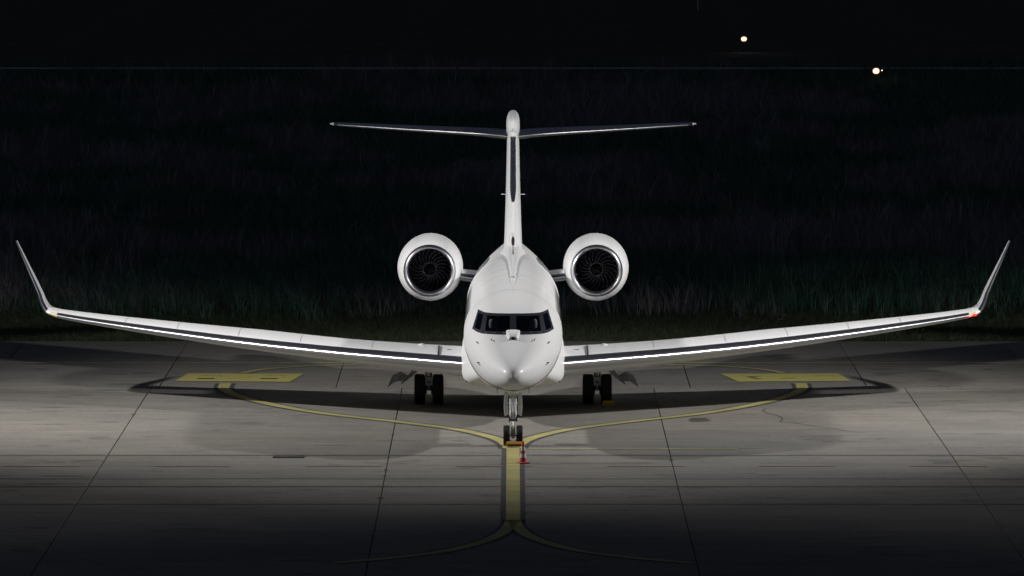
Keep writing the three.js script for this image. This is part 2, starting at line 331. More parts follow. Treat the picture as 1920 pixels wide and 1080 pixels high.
// windscreen band: u runs from the centre post (0) to the rear corner (1), v from sill to brow; front-view metres
const brow = (u) => { const a = [[0, 0, 3.69], [0.4, 0.43, 3.683], [0.72, 0.775, 3.675], [1, 0.968, 3.70]]; return piece(a, u); };
const sill = (u) => { const a = [[0, 0, 3.185], [0.3, 0.36, 3.178], [0.72, 0.86, 3.168], [0.86, 1.01, 3.19], [1, 1.125, 3.235]]; return piece(a, u); };
function piece(a, u) { let i = 0; while (i < a.length - 2 && u > a[i + 1][0]) i++; const t = (u - a[i][0]) / (a[i + 1][0] - a[i][0]); return [lerp(a[i][1], a[i + 1][1], t), lerp(a[i][2], a[i + 1][2], t)]; }
const visorPoint = (u, v, k, lift) => { const b = sill(u), t = brow(u), x = lerp(b[0], t[0], v), h = lerp(b[1], t[1], v), s = noseS(x, h), n = fusNormal(x, h, s); return [k * (x + n.x * lift), h + n.y * lift, -s + n.z * lift]; };
const PANES = [[0.075, 0.655, 0.13, 0.88], [0.765, 0.945, 0.12, 0.90]];
const inPane = (p) => {
  const x = Math.abs(p[0]), h = p[1]; if (-p[2] > 2.2 || h < 3.1 || h > 3.75 || x > 1.15) return false;
  for (const [u0, u1, v0, v1] of PANES) for (let i = 0; i < 1; i++) {
    const c = [[u0, v0], [u1, v0], [u1, v1], [u0, v1]].map(([u, v]) => { const b = sill(u), t = brow(u); return [lerp(b[0], t[0], v), lerp(b[1], t[1], v)]; });
    if (c.every((a, j) => { const b = c[(j + 1) % 4]; return (b[0] - a[0]) * (h - a[1]) - (b[1] - a[1]) * (x - a[0]) >= 0; })) return true;
  }
  return false;
};
{
  const st = []; for (let s = -3.22; s < -1.7; s += 0.05) st.push(s); for (let s = -1.7; s < 2.2; s += 0.025) st.push(s); for (let s = 2.2; s < 26.3; s += 0.35) st.push(s); st.push(26.3);
  const NA = 192, rings = st.map((s) => Array.from({ length: NA }, (_, j) => fusPoint(s, j / NA * Math.PI * 2)));
  const body = mesh('fuselage', loft(rings, { capStart: true, capEnd: true, skip: (a, b, c, d) => [a, b, c, d].some(inPane) }), M.white, jet);
  // dark cabin lining, bulkhead, glareshield and two seats seen through the windscreen
  const inner = st.filter((s) => s > -1.75 && s < 1.7).filter((_, i) => i % 3 === 0).map((s) => Array.from({ length: 64 }, (_, j) => { const p = fusPoint(s, j / 64 * Math.PI * 2), c = fus(s)[3]; return [p[0] * 0.955, c + (p[1] - c) * 0.955, p[2]]; }));
  mesh('cockpit_lining', loft(inner, { capEnd: true, skip: (a, b, c, d) => [a, b, c, d].some((p) => { const k = fus(-p[2])[3]; return inPane([p[0] / 0.955, k + (p[1] - k) / 0.955, p[2]]); }) }), M.liner, body);
  mesh('glareshield', box(1.5, 0.06, 0.5, 0, 3.06, 0.55, 0.03), M.liner, body);
  for (const k of [-1, 1]) {
    const hr = loft([[-0.13, 0.6], [-0.09, 0.95], [0.05, 1], [0.12, 0.8], [0.15, 0.3]].map(([y, r]) => Array.from({ length: 20 }, (_, j) => { const t = j / 20 * Math.PI * 2; return [k * 0.56 + 0.11 * r * Math.cos(t), 3.37 + y, -0.22 + 0.06 * r * Math.sin(t)]; })), { capStart: true, capEnd: true });
    mesh('headrest', hr, M.seat, body);
    mesh('seat_back', box(0.42, 0.7, 0.12, k * 0.56, 2.87, -0.3, 0.05), M.liner, body);
  }
  // windscreen frame (visor) and panes
  const frame = group('windscreen_frame', jet);
  const patch = (u0, u1, v0, v1, k, lift) => { const nu = Math.max(2, Math.ceil((u1 - u0) * 40)), nv = Math.max(2, Math.ceil((v1 - v0) * 16)); return loft(Array.from({ length: nu + 1 }, (_, i) => Array.from({ length: nv + 1 }, (_, j) => visorPoint(lerp(u0, u1, i / nu), lerp(v0, v1, j / nv), k, lift))), { closed: false }); };
  for (const k of [-1, 1]) {
    const [[a0, a1, b0, b1], [c0, c1, d0, d1]] = PANES, m = (a1 + c0) / 2;
    mesh('frame_panel', merge([patch(0, 1, 0, b0, k, 0.012), patch(0, 1, b1 + 0.0, 1, k, 0.012), patch(0, a0, b0, b1, k, 0.012), patch(a1, c0, b0, b1, k, 0.012), patch(c1, 1, b0, b1, k, 0.012)].map((g) => g)), M.visor, frame);
    mesh('windscreen_pane', patch(a0, a1, b0, b1, k, 0.004), M.glass, frame);
    mesh('side_pane', patch(c0, c1, d0, d1, k, 0.004), M.glass, frame);
    // bright metal retainer round each pane
    for (const [u0, u1, v0, v1] of PANES) {
      const e = 0.012, q = 0.02, r = [];
      r.push(patch(u0 - e, u1 + e, v0 - q * 1.4, v0, k, 0.015), patch(u0 - e, u1 + e, v1, v1 + q * 1.4, k, 0.015), patch(u0 - e, u0, v0, v1, k, 0.015), patch(u1, u1 + e, v0, v1, k, 0.015));
      mesh('pane_retainer', merge(r), M.darkMetal, frame);
    }
    for (const u of [0.2, 0.42, 0.62]) { const p = visorPoint(u, 0.07, k, 0.014); const b = new THREE.SphereGeometry(0.012, 10, 8); b.translate(...p); mesh('rivet', b, M.steel, frame); }
  }
  // infrared camera housing below the windscreen
  const cam = group('nose_camera_housing', jet);
  const hs = [[-1.62, 0.115, 0.085], [-1.58, 0.135, 0.105], [-1.5, 0.16, 0.115], [-1.35, 0.185, 0.095], [-1.2, 0.20, 0.05], [-1.12, 0.20, 0.01]];
  mesh('housing', loft(hs.map(([s, w, h]) => { const y = fus(s)[0]; return Array.from({ length: 28 }, (_, j) => { const t = j / 27 * Math.PI, c = Math.cos(t), q = Math.sin(t); const xx = w * Math.sign(c) * Math.pow(Math.abs(c), 0.55), drop = y - (fus(s)[0] - (fus(s)[0] - fus(s)[3]) * (1 - Math.sqrt(Math.max(0, 1 - (xx / fus(s)[2]) ** 2)))); return [xx, y - drop - 0.03 + (h + 0.03) * Math.pow(Math.max(0, q), 0.55), -s]; }); }), { closed: true, capStart: true }), M.white, cam);
  mesh('camera_window', box(0.085, 0.06, 0.02, 0, fus(-1.62)[0] + 0.035, 1.625, 0.006), M.cabinGlass, cam);
  // nose probes and vanes
  const probe = (x, h, dx, dh, name) => { for (const k of [-1, 1]) { const s = noseS(x, h), n = fusNormal(x, h, s), p = [k * x, h, -s], q = [k * (x + n.x * 0.06), h + n.y * 0.06, -s + n.z * 0.06], r = [q[0] + k * dx, q[1] + dh, q[2] + 0.1]; mesh(name, merge([rod(p, q, 0.014, 0.01), rod(q, r, 0.01, 0.007)]), M.darkMetal, jet); } };
  probe(0.97, 2.93, -0.09, -0.07, 'pitot_probe'); probe(0.58, 3.03, -0.03, -0.04, 'ice_detector'); probe(0.93, 2.43, -0.1, -0.08, 'angle_vane'); probe(0.42, 1.76, -0.02, -0.09, 'drain_mast');
  // pinstripes low on the nose
  const stripe = (off, wdt, mat) => { for (const k of [-1, 1]) {
    const path = [[-2.35, 1.72], [-1.9, 1.785], [-1.4, 1.87], [-0.8, 2.0], [-0.1, 2.2], [0.7, 2.42], [1.6, 2.62], [2.8, 2.8], [4.5, 2.95]], f = table(path), rows = [];
    for (let s = -2.3; s <= 4.5; s += 0.1) { const h = f(s)[0] + off; rows.push([0, 0.5, 1].map((t) => { const hh = h + (t - 0.5) * wdt, x = sideX(s, hh), n = fusNormal(x, hh, s); return [k * (x + n.x * 0.004), hh + n.y * 0.004, -s + n.z * 0.004]; })); }
    mesh('pinstripe', loft(rows, { closed: false }), mat, jet);
  } };
  stripe(0, 0.034, M.red); stripe(-0.06, 0.02, M.maroon); stripe(0.05, 0.016, M.maroon);
  // cabin windows
  for (const k of [-1, 1]) for (let i = 0; i < 8; i++) {
    const s0 = 4.4 + i * 1.3, rows = [];
    for (let a = 0; a <= 6; a++) rows.push(Array.from({ length: 28 }, (_, j) => { const t = j / 28 * Math.PI * 2, r = a / 6, s = s0 + 0.41 * r * Math.cos(t), h = 3.2 + 0.3 * r * Math.sin(t); return [k * (sideX(s, h) + 0.005), h, -s]; }));
    const rim = []; for (let a = 0; a <= 2; a++) rim.push(Array.from({ length: 28 }, (_, j) => { const t = j / 28 * Math.PI * 2, r = 1 + a * 0.05, s = s0 + 0.41 * r * Math.cos(t), h = 3.2 + 0.3 * r * Math.sin(t); return [k * (sideX(s, h) + 0.008), h, -s]; }));
    const w = mesh('cabin_window', loft(rows), M.cabinGlass, jet); mesh('window_rim', loft(rim), M.steel, w);
  }
  // panel seams: thin raised butt straps round the crown
  for (const s of [2.35, 5.2, 8.6, 11.4, 13.2, 15.1, 17.0]) {
    const rows = [0, 1].map((a) => Array.from({ length: 60 }, (_, j) => { const p = fusPoint(s + a * 0.045, lerp(-0.3, Math.PI + 0.3, j / 59)); const c = fus(s)[3]; return [p[0] * 1.0022, c + (p[1] - c) * 1.0022, p[2]]; }));
    mesh('skin_seam', loft(rows, { closed: false }), M.seam, jet);
  }
  // belly fairing round the wing roots
  const bf = table([[5.2, 1.0, 1.40, 2.0], [6.0, 1.25, 1.22, 2.15], [7.0, 1.42, 1.06, 2.2], [8.2, 1.49, 0.98, 2.2], [10, 1.5, 0.96, 2.15], [14, 1.5, 0.98, 2.1], [16.5, 1.42, 1.15, 2.1], [18.5, 1.1, 1.6, 2.2]]);
  const br = []; for (let s = 5.2; s <= 18.51; s += 0.19) { const [w, b, t] = bf(s), c = (b + t) / 2 + 0.15; br.push(Array.from({ length: 72 }, (_, j) => { const a = j / 72 * Math.PI * 2, cc = Math.cos(a), q = Math.sin(a), e = 2 / 4.6; return [w * Math.sign(cc) * Math.abs(cc) ** e, c + (q > 0 ? t - c : c - b) * Math.sign(q) * Math.abs(q) ** e, -s]; })); }
  const fairing = mesh('belly_fairing', loft(br, { capStart: true, capEnd: true }), M.white, jet);
  for (const k of [-1, 1]) { const b = new THREE.SphereGeometry(0.035, 14, 10); b.scale(1, 1, 0.4); let ps = 5.2; const inF = (s) => { const [w, bb, tt] = bf(s), c = (bb + tt) / 2 + 0.15; return (1.33 / w) ** 4.6 + ((c - 1.22) / (c - bb)) ** 4.6 < 1; }; while (ps < 12 && !inF(ps)) ps += 0.01; b.translate(k * 1.33, 1.22, -ps); mesh('drain_port', b, M.black, fairing); }
  // dorsal ridge along the crown, widening into the fin
  const dr = table([[1.6, 0.02, 0.004], [4, 0.055, 0.02], [6.4, 0.085, 0.045], [10, 0.12, 0.06], [14, 0.17, 0.08], [16.6, 0.22, 0.12], [18.2, 0.30, 0.22], [19.2, 0.36, 0.34]]);
  const rings2 = []; for (let s = 1.6; s <= 19.2; s += 0.22) { const [w, h] = dr(s), y = fus(s)[0]; rings2.push(Array.from({ length: 25 }, (_, j) => { const u = j / 12 - 1, x = u * w * 1.15; return [x, y - 0.05 * u * u + h * Math.pow(Math.max(0, 1 - u * u), 1.4), -s]; })); }
  mesh('dorsal_ridge', loft(rings2, { closed: false }), M.white, jet);
  mesh('crown_antenna', merge([box(0.5, 0.012, 0.05, 0, 4.275, -6.6, 0.005), box(0.16, 0.09, 0.3, 0, 4.27, -6.6, 0.03)]), M.white, jet);
  mesh('blade_antenna', loft([[0, 0.2, 0.02], [0.12, 0.16, 0.016], [0.24, 0.08, 0.008]].map(([y, c, t]) => Array.from({ length: 16 }, (_, j) => { const a = j / 16 * Math.PI * 2; return [t * Math.sin(a), 4.28 + y, -16.4 - y * 0.6 - c * Math.cos(a)]; })), { capEnd: true }), M.darkMetal, jet);
}
// aerofoil surfaces. A station is {le: [x, y, s], chord, te: rise of the trailing edge, up, low: thickness shares, n: [nx, ny]}
const prof = (c) => (0.2969 * Math.sqrt(c) - 0.126 * c - 0.3516 * c * c + 0.2843 * c ** 3 - 0.1036 * c ** 4) / 0.1;
function foilRing(st, c0, c1, N, off, low = c1) {   // from c1 on the upper side round the nose to c1 on the lower side
  const ring = [];
  for (let i = -N; i <= N; i++) {
    const f = Math.abs(i) / N, c = c0 + ((i < 0 ? c1 : low) - c0) * f * f, side = i < 0 ? 1 : -1, th = (i < 0 ? st.up : st.low) * prof(c) * st.chord + (off ? off * (i === 0 ? 0 : 1) : 0);
    const front = off ? off * 1.2 * (1 - f) : 0;
    ring.push([st.le[0] + st.n[0] * side * th, st.le[1] + st.te * c + st.n[1] * side * th, -(st.le[2] + st.chord * c - front)]);
  }
  return ring;
}
function stations(rows, count, normal) {  // rows: [t, x, y, s, chord, te, up, low]
  const f = table(rows), out = [], t0 = rows[0][0], t1 = rows[rows.length - 1][0];
  for (let i = 0; i <= count; i++) {
    const t = lerp(t0, t1, i / count), a = f(t), b = f(Math.min(t1, t + 0.01)), z = f(Math.max(t0, t - 0.01)), dx = b[0] - z[0], dy = b[1] - z[1], l = Math.hypot(dx, dy) || 1;
    out.push({ le: [a[0], a[1], a[2]], chord: a[3], te: a[4], up: a[5], low: a[6], n: normal ?? [-dy / l, dx / l] });
  }
  return out;
}
const flip = (g) => { g.applyMatrix4(new THREE.Matrix4().makeScale(-1, 1, 1)); const ix = g.index.array; for (let i = 0; i < ix.length; i += 3) { const t = ix[i]; ix[i] = ix[i + 1]; ix[i + 1] = t; } g.computeVertexNormals(); return g; };
const sided = (g, k) => (k < 0 ? flip(g.clone()) : g);
{
  const wingRows = [
    [0.9, 0.9, 1.64, 7.3, 8.7, -0.16, 0.038, 0.058], [1.5, 1.5, 1.66, 7.75, 8.2, -0.15, 0.038, 0.058], [3.0, 3.0, 1.70, 8.8, 7.1, -0.10, 0.041, 0.057], [5.0, 5.0, 1.765, 10.15, 5.9, -0.01, 0.045, 0.056],
    [7.7, 7.7, 1.905, 12.0, 4.6, 0.115, 0.049, 0.055], [10.5, 10.5, 2.13, 13.9, 3.5, 0.09, 0.05, 0.052], [12.8, 12.8, 2.35, 15.45, 2.6, 0.06, 0.05, 0.048], [13.7, 13.7, 2.46, 16.05, 2.3, 0.04, 0.048, 0.044]];
  const wing = stations(wingRows, 48);
  const tipRows = [[0, 13.7, 2.46, 16.05, 2.3, 0.04, 0.048, 0.044], [0.35, 14.02, 2.57, 16.3, 2.15, 0.03, 0.044, 0.04], [0.65, 14.18, 2.77, 16.6, 1.95, 0.02, 0.042, 0.04], [1.0, 14.31, 3.06, 17.0, 1.7, 0, 0.042, 0.04], [2.2, 14.84, 4.05, 18.1, 0.98, 0, 0.042, 0.04], [2.75, 15.1, 4.54, 18.7, 0.55, 0, 0.04, 0.04]];
  const tip = stations(tipRows, 36);
  for (const k of [-1, 1]) {
    const w = group('wing', jet);
    const full = (st) => st.map((q) => foilRing(q, 0, 1, 36, 0));
    mesh('wing_skin', sided(loft(full(wing)), k), M.white, w);
    mesh('leading_edge', sided(loft(wing.filter((q) => q.le[0] > 1.35).map((q) => foilRing(q, 0, lerp(0.05, 0.085, q.le[0] / 13.7), 14, 0.004, 0.022)), { closed: false }), k), M.chrome, w);
    mesh('winglet', sided(loft(full(tip), { capEnd: true }), k), M.white, w);
    mesh('winglet_leading_edge', sided(loft(tip.filter((q, i) => i > 4).map((q) => foilRing(q, 0, 0.10, 12, 0.003)), { closed: false }), k), M.chrome, w);
    // tip light lens
    const lens = loft(tip.filter((q, i) => i < 4).map((q) => foilRing(q, 0, 0.035, 10, 0.006)), { closed: false });
    mesh('tip_light_lens', sided(lens, k), M.amberLens, w);
    if (k > 0) { const rl = new THREE.SphereGeometry(0.045, 16, 12); rl.scale(1.5, 0.8, 1); rl.translate(13.87, 2.49, -16.12); mesh('red_tip_light', rl, M.redLamp, w); }
    // dark fence and small blister on the inner wing
    const at = (x, c, lift = 0) => { const q = wing.reduce((a, b) => (Math.abs(b.le[0] - x) < Math.abs(a.le[0] - x) ? b : a)); return [k * x, q.le[1] + q.te * c + q.up * prof(c) * q.chord + lift, -(q.le[2] + q.chord * c)]; };
    const fr = [0.05, 0.09, 0.14, 0.2, 0.3, 0.4].map((c, i, l) => { const p = at(2.16, c, 0), hgt = i === l.length - 1 ? 0.012 : 0.045; return [[p[0] - 0.026, p[1] - 0.02, p[2]], [p[0] - 0.026, p[1] + hgt, p[2]], [p[0] + 0.026, p[1] + hgt, p[2]], [p[0] + 0.026, p[1] - 0.02, p[2]]]; });
    mesh('wing_fence', loft(fr, { capStart: true, capEnd: true }), M.darkMetal, w);
    // control surface and panel seams on the upper skin
    const seam = (pts) => { const rows = []; pts.forEach(([x, c, dx, dc]) => { const a = at(x, c, 0.003), b = at(x + dx, c + dc, 0.003); rows.push([a, b]); }); mesh('panel_seam', loft(rows, { closed: false }), M.seam, w); };
    seam(Array.from({ length: 48 }, (_, i) => wing[i]).filter((q) => q.le[0] > 2.4 && q.le[0] < 13).map((q) => [q.le[0], 0.7, 0, 0.012]));
    for (const x of [4.2, 6.3, 8.1, 9.9, 11.6]) { const q = wing.reduce((a, b) => (Math.abs(b.le[0] - x) < Math.abs(a.le[0] - x) ? b : a)), X = q.le[0]; seam(Array.from({ length: 16 }, (_, i) => [X, 0.1 + 0.87 * i / 15, 0.03, 0])); }
    const bp = at(2.68, 0.36, 0.0), bl = new THREE.SphereGeometry(0.1, 20, 12); bl.scale(1, 0.5, 1.8); bl.translate(...bp); mesh('wing_blister', bl, M.white, w);
    const sp = at(1.85, 0.2, 0.002); mesh('fuel_cap', box(0.12, 0.012, 0.12, ...sp, 0.004), M.darkMetal, w);
  }
  const nav = new THREE.PointLight(0xff1208, 0.25, 0, 2); nav.name = 'tip_light'; nav.position.set(13.9, 2.44, -16.0); nav.castShadow = true; nav.shadow.radius = 2; jet.add(nav);

  // fin: rows by height; thickness along x
  const fin = table([[3.85, 17.6, 6.3, 0.29], [4.3, 18.35, 5.8, 0.275], [5.0, 19.3, 5.3, 0.25], [5.8, 20.4, 4.9, 0.225], [6.6, 21.45, 4.5, 0.205], [7.3, 22.4, 4.2, 0.19], [7.95, 23.2, 4.0, 0.18]]);
  const finRing = (h, c1, N, off) => { const [s, ch, t] = fin(h), r = []; for (let i = -N; i <= N; i++) { const f = Math.abs(i) / N, c = c1 * f * f, th = t * Math.max(0, prof(c)) ** 0.92 + (i ? off : 0); r.push([Math.sign(i) * th, h, -(s + ch * c - (off ? off * 1.2 * (1 - f) : 0))]); } return r; };
  const hs = (a, b, n) => Array.from({ length: n + 1 }, (_, i) => lerp(a, b, i / n));
  const fg = group('vertical_fin', jet);
  mesh('fin_skin', loft(hs(3.85, 7.95, 40).map((h) => finRing(h, 1, 36, 0)), { capEnd: true }), M.white, fg);
  mesh('fin_leading_edge', loft(hs(5.66, 7.55, 40).map((h) => finRing(h, 0.019 * clamp(0.1 + (h - 5.66) / 0.4, 0, 1), 12, 0.004)), { closed: false }), M.chrome, fg);
  mesh('edge_joint', loft(hs(6.98, 7.0, 1).map((h) => finRing(h, 0.022, 12, 0.006)), { closed: false }), M.steel, fg);
  for (const k of [-1, 1]) mesh('fin_probe', rod([k * 0.17, 5.86, -20.85], [k * 0.36, 5.87, -20.75], 0.02, 0.008), M.white, fg);
  // air scoop at the fin root
  const sc = table([[18.25, 0.115, 0.20], [18.5, 0.13, 0.21], [19.0, 0.12, 0.2]]);
  mesh('air_scoop', loft([18.28, 18.4, 18.7, 19.1].map((s) => Array.from({ length: 28 }, (_, j) => { const a = j / 28 * Math.PI * 2, [w, h] = sc(s); return [w * Math.cos(a), 4.58 + h * Math.sin(a) * (Math.sin(a) > 0 ? 1 : 1.2), -s]; })), { capEnd: true }), M.white, fg);
  mesh('scoop_mouth', loft([18.265, 18.275].map((s) => Array.from({ length: 28 }, (_, j) => { const a = j / 28 * Math.PI * 2; return [0.05 * Math.cos(a) * (Math.sin(a) > 0 ? 1 : 1 + 0.65 * Math.sin(a)), 4.6 + 0.15 * Math.sin(a), -s]; })), { capStart: true }), M.black, fg);
  mesh('scoop_lip', loft([0, 1].map((q) => Array.from({ length: 28 }, (_, j) => { const a = j / 28 * Math.PI * 2, r = q ? 1 : 0; return [lerp(0.05, 0.115, r) * Math.cos(a), 4.58 + lerp(0.15, 0.2, r) * Math.sin(a) * (Math.sin(a) > 0 ? 1 : 1.15), -(18.262 + q * 0.02)]; }))), M.white, fg);
  // bullet fairing on top
  const bu = table([[22.75, 0.02, 0.03], [22.82, 0.10, 0.14], [23.0, 0.155, 0.24], [23.4, 0.195, 0.33], [24.2, 0.21, 0.40], [25.5, 0.205, 0.42], [27, 0.14, 0.28], [28.2, 0.03, 0.05]]);
  mesh('bullet_fairing', loft(hs(22.75, 28.2, 60).map((s) => Array.from({ length: 40 }, (_, j) => { const [w, h] = bu(s), a = j / 40 * Math.PI * 2, c = Math.cos(a), q = Math.sin(a); return [w * Math.sign(c) * Math.abs(c) ** 0.85, 7.84 + h * Math.sign(q) * Math.abs(q) ** 0.85, -s]; })), { capStart: true, capEnd: true }), M.white, jet);
  // tailplane
  const stab = stations([[0.1, 0.1, 7.52, 23.2, 3.4, 0.06, 0.04, 0.045], [1.0, 1.0, 7.575, 23.95, 2.9, 0.05, 0.042, 0.045], [3.2, 3.2, 7.65, 25.3, 2.1, 0.03, 0.045, 0.045], [5.5, 5.5, 7.735, 26.7, 1.3, 0.02, 0.045, 0.045], [5.72, 5.72, 7.745, 26.95, 0.95, 0.02, 0.03, 0.03], [5.79, 5.79, 7.75, 27.25, 0.5, 0.01, 0.012, 0.012]], 44);
  for (const k of [-1, 1]) {
    const t = group('tailplane', jet);
    mesh('tailplane_skin', sided(loft(stab.map((q) => foilRing(q, 0, 1, 30, 0)), { capEnd: true }), k), M.navy, t);
    mesh('tailplane_leading_edge', sided(loft(stab.filter((q) => q.le[0] < 5.6).map((q) => foilRing(q, 0, 0.045, 12, 0.003)), { closed: false }), k), M.chrome, t);
    mesh('tailplane_tip', sided(loft(stab.filter((q) => q.le[0] > 5.55).map((q) => foilRing(q, 0, 0.5, 12, 0.004)), { closed: false }), k), M.white, t);
  }
}
// engines
function lathe(pts, seg = 72) { const g = new THREE.LatheGeometry(pts.map(([s, r]) => new THREE.Vector2(r, s)), seg); g.rotateX(-Math.PI / 2); return g; }   // s runs to -z
const bladeGeo = (() => {
  const rows = [];
  for (let i = 0; i <= 8; i++) {
    const f = i / 8, r = lerp(0.17, 0.632, f), sweep = 0.55 * f * f - 0.1 * f, pitch = lerp(0.35, 0.95, f), half = lerp(0.075, 0.13, f), th = lerp(0.010, 0.005, f);
    rows.push([[-1, 0], [-0.4, 1], [0.4, 1], [1, 0], [0.4, -1], [-0.4, -1]].map(([c, t]) => { const y0 = c * half * Math.cos(pitch) - t * th * Math.sin(pitch), x0 = c * half * Math.sin(pitch) + t * th * Math.cos(pitch), a = sweep + x0 / r; return [r * Math.sin(a), r * Math.cos(a), -y0]; }));
  }
  return loft(rows, { capEnd: true });
})();
for (const k of [-1, 1]) {
  const e = group('engine', jet); e.position.set(k * 2.51, 3.80, -16.3);
  mesh('nacelle', lathe([[0.115, 0.786], [0.2, 0.822], [0.34, 0.868], [0.55, 0.913], [0.85, 0.952], [1.2, 0.977], [1.6, 0.99], [2.2, 0.99], [3.0, 0.965], [4.0, 0.86], [4.8, 0.72], [5.4, 0.58], [5.4, 0.5]]), M.white, e);
  mesh('inlet_lip', lathe([[0.118, 0.788], [0.075, 0.768], [0.035, 0.744], [0.008, 0.716], [0.002, 0.70], [0.012, 0.682], [0.045, 0.662], [0.10, 0.648], [0.17, 0.642]]), M.chrome, e);
  mesh('inlet_duct', lathe([[0.168, 0.643], [0.35, 0.637], [0.6, 0.640], [0.98, 0.646]]), M.darkMetal, e);
  mesh('fan_backing', lathe([[0.98, 0.66], [0.99, 0.001]]), M.black, e);
  mesh('spinner', lathe([[0.42, 0.001], [0.46, 0.03], [0.56, 0.085], [0.68, 0.135], [0.80, 0.172], [0.92, 0.185]]), M.black, e);
  for (let i = 0; i < 22; i++) { const b = mesh('fan_blade', bladeGeo, M.fan, e); b.rotation.z = i / 22 * Math.PI * 2; b.position.z = -0.80; }
  for (let i = 0; i < 22; i++) { const a = i / 22 * Math.PI * 2, g = box(0.012, 0.03, 0.012, 0, 0.2, -0.70, 0.003); g.rotateZ(a); mesh('blade_root', g, M.steel, e); }
  // pylon
  const py = stations([[0, 1.05, 3.52, 17.0, 4.2, -0.05, 0.035, 0.04], [0.5, 1.55, 3.58, 17.05, 4.1, -0.05, 0.035, 0.04], [1, 1.95, 3.66, 17.1, 4.0, -0.05, 0.035, 0.04]], 10);
  const p = mesh('pylon', sided(loft(py.map((q) => foilRing(q, 0, 1, 24, 0))), k), M.white, jet);
  mesh('pylon_leading_edge', sided(loft(py.map((q) => foilRing(q, 0, 0.05, 10, 0.004)), { closed: false }), k), M.chrome, p);
}
// landing gear
function tyre(r, w, rim, ribs) {
  const h = w / 2, p = [[-h * 0.72, rim], [-h * 0.95, rim + (r - rim) * 0.25], [-h, rim + (r - rim) * 0.55], [-h * 0.93, r * 0.93], [-h * 0.78, r * 0.985]];
  for (let i = 0; i < ribs; i++) { const a = lerp(-0.7, 0.7, i / (ribs - 1)) * h; p.push([a - h * 0.05, r], [a - h * 0.025, r - 0.007], [a + h * 0.025, r - 0.007], [a + h * 0.05, r]); }
  p.push([h * 0.78, r * 0.985], [h * 0.93, r * 0.93], [h, rim + (r - rim) * 0.55], [h * 0.95, rim + (r - rim) * 0.25], [h * 0.72, rim]);
  const g = new THREE.LatheGeometry(p.map(([x, rr2]) => new THREE.Vector2(rr2, x)), 56); g.rotateZ(Math.PI / 2); return g;
}
function rimGeo(rim, w) { const h = w / 2, g = new THREE.LatheGeometry([[-h * 0.7, rim], [-h * 0.62, rim * 0.8], [-h * 0.4, rim * 0.6], [-h * 0.5, 0.05], [-h * 0.5, 0.001], [h * 0.5, 0.001], [h * 0.5, 0.05], [h * 0.4, rim * 0.6], [h * 0.62, rim * 0.8], [h * 0.7, rim]].map(([x, r]) => new THREE.Vector2(r, x)), 40); g.rotateZ(Math.PI / 2); return g; }
